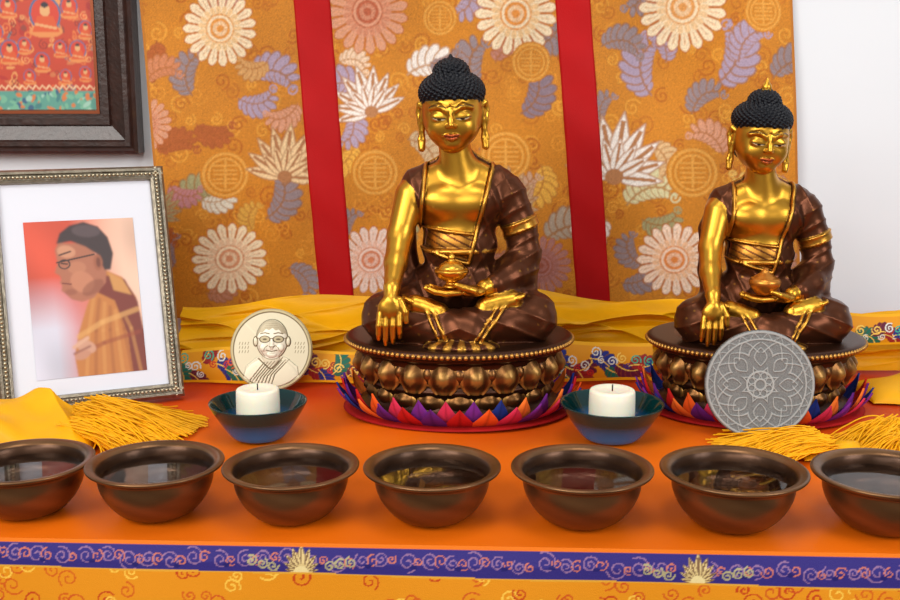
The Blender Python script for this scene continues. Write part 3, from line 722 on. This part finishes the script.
    # feet soles-up
    def foot(hx,hy,hz,tx,ty,tz):
        S.chain([(hx,hy,hz),((hx+tx)/2,(hy+ty)/2+1,(hz+tz)/2+.5),(tx,ty,tz)],[10,9.5,10.5],g,4)
        d=np.array([tx-hx,ty-hy,tz-hz],float); d/=np.linalg.norm(d)
        for i in range(5):
            b=np.array([tx,ty,tz])+d*5+np.array([0,(i-2)*4.1,3.0-abs(i-1)*.4]); e=b+d*(8-abs(i-1)*1.1)+np.array([0,0,1.2])
            S.add(cap(b,e,3.8 if i==(0) else 2.9,2.4),g,.8)
    foot(28,-58,129,60,-52,135)
    foot(-22,-62,124,-50,-56,132)
    def fan(X,Y,Z):
        th=np.arctan2(X-2,-(Y+58)); e=ell((2,-80,88),(42,19,7))[0](X,Y,Z); return e-.9*np.cos(th*16)
    S.add((fan,(np.array([-44,-102,80]),np.array([48,-58,98]))),4,2)
    def cush(X,Y,Z): return ell((0,0,84),(112,84,7))[0](X,Y,Z)
    S.add((cush,(np.array([-112,-84,77]),np.array([112,84,91]))),rb,4)
    V,F,lab=S.mesh((-126,-108,72),(126,70,328),1.3)
    C=np.tile(GOLD,(len(V),1)); C[lab==2]=DARK; C[lab==3]=GTR; C[lab==4]=GTR*.8
    x,y,z=V.T
    rbm=lab==2
    fl=(np.sin(x*.33+.8)*np.sin(z*.33)*np.cos(y*.30)>.86); C[rbm&fl]=C[rbm&fl]*.7+GTR*.3
    und=(lab==1)&(z<206.5-.12*x)&(z>176)&(y<6)&(abs(x)<44)
    C[und]=np.array(lin4((180,122,50),.95))
    C[und&(np.sin((x*.5+z)*.8)>.60)]=np.array(lin4((96,54,26),.8))
    f4=(lab==4); th=np.arctan2(x-2,-(y+58)); C[f4&(np.cos(th*16)<-.1)]=DARK
    return V*.001,F,C
def build_head(finial_gold):
    S=Sdf(); sk,hr,fn=1,2,3
    S.add(ell((0,3,6),(34,34.5,36)),sk,0)
    S.add(ell((0,-5,-10),(29,27,29)),sk,12)
    S.add(ell((0,-20,-30),(13,11,9.5)),sk,12)
    for s in(-1,1):
        S.add(ell((s*14,-20,-13),(12,10,11)),sk,10)
        S.chain([(s*5,-33.2,8),(s*14,-31.5,12.5),(s*24,-25,10)],[1.2,1.3,1.1],sk,6)
        S.add(ell((s*13.5,-28.8,1.4),(8.6,4.4,5.2)),sk,3)
        S.add(ell((s*3.5,-35.8,-9.0),(2.8,2.8,2.3)),sk,1.8)
        S.chain([(s*8.5,-31.6,-19.2),(s*3.0,-34.2,-18.9),(0,-34.4,-19.6)],[1.0,1.6,1.5],sk,1.5)
        S.chain([(s*33,2,10),(s*37,6,13),(s*39,8,4),(s*37.5,5,-8),(s*36,3,-18)],[3.2,3.4,3.2,3.2,3],sk,1.5)
        S.chain([(s*33,1,4),(s*35,2,-6),(s*35,2,-16)],[2.8,2.8,2.8],sk,2)
        S.chain([(s*36,3,-17),(s*38.5,2,-27),(s*37,1,-37)],[2.8,2.6,3.6],sk,1); S.chain([(s*35,2,-17),(s*34,1,-27),(s*36,1,-37)],[2.6,2.4,3.6],sk,1)
        S.add(ell((s*34,4,0),(3,5,8)),sk,2)
    S.chain([(0,-33,10),(0,-36.4,-1),(0,-39.2,-7.4)],[1.8,2.3,3.2],sk,4)
    S.chain([(-4.6,-32.8,-22.6),(0,-33.8,-23.4),(4.6,-32.8,-22.6)],[1.3,1.8,1.3],sk,1.8)
    S.add(ell((0,-34.2,15),(1.7,1.4,1.7)),fn,.3)
    A=((0,7,25),(36.5,37,24)); B=((0,14,2),(34.5,29,34)); Cc=((0,7,46),(20,20,16))
    for c,r in(A,B,Cc): S.add(ell(c,r),hr,3)
    ga=math.pi*(3-math.sqrt(5))
    def pts(c,r,n):
        for i in range(n):
            z=1-2*(i+.5)/n; q=math.sqrt(1-z*z); yield (c[0]+r[0]*q*math.cos(i*ga),c[1]+r[1]*q*math.sin(i*ga),c[2]+r[2]*z)
    for p in pts(*A,500):
        if p[2]>(20 if p[1]<-12 else 12): S.add(ell(p,2.3),hr,.5)
    for p in pts(*B,400):
        if p[1]>9 and p[2]<20: S.add(ell(p,2.3),hr,.5)
    for p in pts(*Cc,180):
        if p[2]>44: S.add(ell(p,2.2),hr,.5)
    if finial_gold:
        S.chain([(0,7,60),(0,7,65)],[6,6.5],fn,1); S.chain([(0,7,67),(0,7,76)],[5,1.2],fn,1)
    else: S.chain([(0,7,60),(0,7,66)],[5,1.6],hr,1)
    V,F,lab=S.mesh((-47,-48,-46),(47,52,82),.72)
    C=np.tile(GOLD,(len(V),1)); C[lab==2]=HAIR; C[lab==3]=GOLD
    x,y,z=V.T; fr=(y<-12)&(lab==1)
    WHT=np.array(lin4((206,184,138),.2)); BLK=np.array(lin4((48,28,16),0)); RED=np.array(lin4((178,84,44),.6)); 
    ax=abs(x); s_=np.clip((ax-6)/15,0,1)
    ey=-1.2-1.3*np.sin(np.pi*s_)+1.2*s_          # downcast, gently curved lids
    th_=1.1*np.sqrt(np.clip(1-((ax-13.5)/7.6)**2,0,1))
    C[fr&(abs(z-ey)<th_)]=WHT
    C[fr&(((ax-13.2)/2.3)**2+((z-ey)/1.1)**2<1)]=BLK
    C[fr&(abs(ax-13.5)<8.8)&(abs(z-(ey+th_+.35))<.55)]=BLK
    br=8.6+5.0*np.sin(np.pi*np.clip((ax-2)/27,0,1)); C[fr&(ax>5.5)&(ax<25)&(abs(z-br)<.55)]=BLK
    smile=.035*ax**2
    lp=fr&(ax<9)&(abs(z+21.0-smile*.6)<3.1*np.sqrt(np.clip(1-(ax/9.2)**2,0,1))); C[lp]=RED
    C[fr&(ax<8.5)&(abs(z+20.9-smile*.7)<.42)]=BLK
    return V*.001,F,C
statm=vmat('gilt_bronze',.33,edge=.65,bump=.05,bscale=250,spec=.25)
bV,bF,bC=build_body(); body_me=mk_mesh('statue_body',bV,bF,statm,bC)
heads=[mk_mesh('statue_head',*(lambda r:(r[0],r[1],statm,r[2]))(build_head(g))) for g in(False,True)]
# pedestal
def pedestal():
    parts=[]; dep=.80; BZ=np.array(lin4((122,82,44),.9)); DB=np.array(lin4((70,42,28),.8)); GB=np.array(lin4((196,144,70),1))
    p=smoothprof([(0,0),(117,0),(119,2),(119,7),(115,10),(109,13),(106,22),(108,31),(113,34),(114,37),(110,40),(112,50),(116,62),(118,70),(124,72),(128,74),(128,76),(133,77),(134.5,79),(134.5,83),(131,86),(124,86.5),(60,86),(0,86)],1)
    V,F=lathe(p,120,1,dep); parts.append((V,F,DB))
    n=20
    def petal(a,z0,z1,r0,rbul,w,col,inner):
        nu,nv=15,17; u=np.linspace(-1,1,nu); v=np.linspace(0,1,nv); U,Vv=np.meshgrid(u,v,indexing='ij')
        wid=w*np.clip(np.sin(np.pi*(.12+.80*Vv)),0,1)**.55
        out=rbul*np.sin(np.pi*np.clip(Vv*.92+.04,0,1))**.7*np.sqrt(np.clip(1-U**2*.92,0,1))
        out+= rbul*.42*np.exp(-((U/.42)**2+((Vv-.52)/.26)**2))+ -rbul*.22*np.exp(-((abs(U)-.62)/.16)**2)
        lip=np.where(Vv>.82,(Vv-.82)*rbul*1.9,0)
        R=r0+out+lip; X0=U*wid
        ca,sa=math.cos(a),math.sin(a)
        bx=R*ca; by=R*sa*dep; tx,ty=-sa,ca*dep
        P=np.stack([bx+X0*tx,by+X0*ty,z0+(z1-z0)*Vv],-1).reshape(-1,3)
        C=np.tile(col,(nu*nv,1)); m=(np.exp(-((U/.42)**2+((Vv-.52)/.26)**2))>.45).ravel(); C[m]=inner
        m=((abs(U)>.80)|(Vv>.88)).ravel(); C[m]=GB*.8
        return P,gridfaces(nu,nv)[:,::-1],C
    for i in range(n):
        a=2*math.pi*(i+.5)/n+math.pi/2
        parts.append(petal(a,73,35,110,12,19.5,BZ,GB*.6))
        parts.append(petal(a+math.pi/n,70,44,110,7,12,DB,BZ))
        parts.append(petal(a+math.pi/n,12,34,104,7,17,BZ,BZ))
    for i in range(128):
        a=2*math.pi*i/128; parts.append((*sphere((133.5*math.cos(a),133.5*math.sin(a)*dep,81),2.9,8,6),GB*.9))
    V,F,C=merge(parts); return V*.001,F,C
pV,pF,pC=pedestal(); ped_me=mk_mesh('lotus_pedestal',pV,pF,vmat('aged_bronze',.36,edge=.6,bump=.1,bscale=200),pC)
prof=smoothprof([(0,0),(9,0),(10,2),(6,5),(7,7),(15,11),(19,17),(19.5,20),(17.5,21),(15,22),(14.5,24),(10,28),(4.5,30),(3.5,32),(4.5,34),(3,37),(0,39)],2)*.001
V,F=lathe(prof,48); alms1=mk_mesh('alms_bowl',V,F,mat('gilt',(220,164,62),.3,1))
prof=smoothprof([(0,0),(9,0),(10,1),(14,5),(19,12),(20,17),(17,21),(16,21),(10,25),(5,28),(4,31),(0,33)],2)*.001
V,F=lathe(prof,48); alms2=mk_mesh('alms_bowl2',V,F,mat('gilt2',(205,135,56),.35,.9))
def statue(loc,ps,bs,idx,headrot,rotz=0):
    e=empty('seated_buddha_statue',loc,(0,0,rotz))
    add('lotus_pedestal',ped_me,e,scale=ps)
    zt=.086*ps[2]; s=bs
    add('robed_body',body_me,e,(0,0,zt-.086*s),scale=(s,s,s))
    add('head',heads[idx],e,(-.008*s,-.008*s,zt-.086*s+.340*s),headrot,(s,s,s))
    add('alms_bowl',alms1 if idx==0 else alms2,e,(-.009*s,-.062*s,zt-.086*s+.1515*s),scale=(s,s,s))
statue((.0107,1.27,.003),(1,1,1),1.0,0,(math.radians(4),math.radians(-2),math.radians(-3)))
statue((.361,1.27,.003),(.945,.945,.97),.90,1,(math.radians(6),math.radians(3),math.radians(3)))
# coloured felt lotus mats
def lotus_mat(loc,s):
    parts=[]; cols=[(226,88,24),(92,28,114),(24,44,120),(204,46,80),(180,22,20),(230,114,40),(114,38,134)]
    dep=.80; n=28
    V,F=lathe([(0,0),(130,0),(138,1),(130,2),(0,2)],72,1,dep); parts.append((V,F,np.array(lin4((160,16,16),0))))
    for row in range(2):
        for i in range(n):
            a=2*math.pi*(i+.5*row)/n; c=np.array(lin4(cols[(i*3+row*2+i//5)%7],0))
            nu,nv=9,9; U,T=np.meshgrid(np.linspace(-1,1,nu),np.linspace(0,1,nv),indexing='ij')
            w=17.5*(1-T**1.25)*(1+.10*np.sin(T*3)); R=122+(25 if row==0 else 20)*T-2.5*U**2+row*-2 + (4*np.sin(T*3.1)); z=3+(25 if row==0 else 33)*T**1.1
            ca,sa=math.cos(a),math.sin(a)
            P=np.stack([R*ca-U*w*sa,(R*sa+U*w*ca)*dep,z],-1).reshape(-1,3)
            C=np.tile(c,(nu*nv,1)); C*= (1-.35*(abs(U.ravel())<.12))[:,None]
            parts.append((P,gridfaces(nu,nv)[:,::-1],C))
    V,F,C=merge(parts)
    add('felt_lotus_mat',mk_mesh('felt_lotus_mat',V*.001,F,vmat('felt',.8,metal=0,spec=.2),C),None,loc,scale=(s,s,1))
lotus_mat((.0107,1.27,.0005),1.0); lotus_mat((.361,1.27,.0005),.95)

# ================================================================= LIGHT
w=bpy.data.worlds.new('room_light'); scn.world=w; w.use_nodes=True
nt=w.node_tree; bg=nt.nodes['Background']; tc=nt.nodes.new('ShaderNodeTexCoord'); sp=nt.nodes.new('ShaderNodeSeparateXYZ'); rp=nt.nodes.new('ShaderNodeValToRGB')
nt.links.new(tc.outputs['Generated'],sp.inputs[0]); nt.links.new(sp.outputs['Z'],rp.inputs['Fac'])
rp.color_ramp.elements[0].position=0; rp.color_ramp.elements[0].color=(.44,.40,.36,1); rp.color_ramp.elements[1].position=.6; rp.color_ramp.elements[1].color=(.88,.89,.92,1)
nt.links.new(rp.outputs['Color'],bg.inputs['Color']); bg.inputs['Strength'].default_value=.58
def area(name,loc,target,sx,sy,power,col):
    l=bpy.data.lights.new(name,'AREA'); l.shape='RECTANGLE'; l.size=sx; l.size_y=sy; l.energy=power; l.color=col
    o=bpy.data.objects.new(name,l); scn.collection.objects.link(o); o.location=loc
    o.rotation_euler=(Vector(target)-Vector(loc)).to_track_quat('-Z','Y').to_euler(); return o
area('window_light',(-1.3,-.5,1.3),(0,1.3,.1),1.0,1.2,34,(1,.97,.92))
area('right_area_light',(1.5,-.1,.9),(.2,1.3,.15),.7,1.0,17,(.95,.97,1))  # weaker area light coming in from the right
area('front_fill_light',(-.35,-1.3,.95),(0,1.3,.2),1.3,.9,15,(1,.97,.93))  # fill added behind the camera to brighten the statue faces, no window there
area('overhead_area_light',(.1,.5,1.7),(.1,1.2,0),.6,.6,7,(1,.96,.9))  # small weak area light aimed down at the altar

cam=bpy.data.cameras.new('camera'); cam.lens=44; cam.sensor_width=36; cam.clip_start=.02
co=bpy.data.objects.new('camera',cam); scn.collection.objects.link(co); co.location=(0,0,.375); co.rotation_euler=(math.radians(79),0,0); scn.camera=co
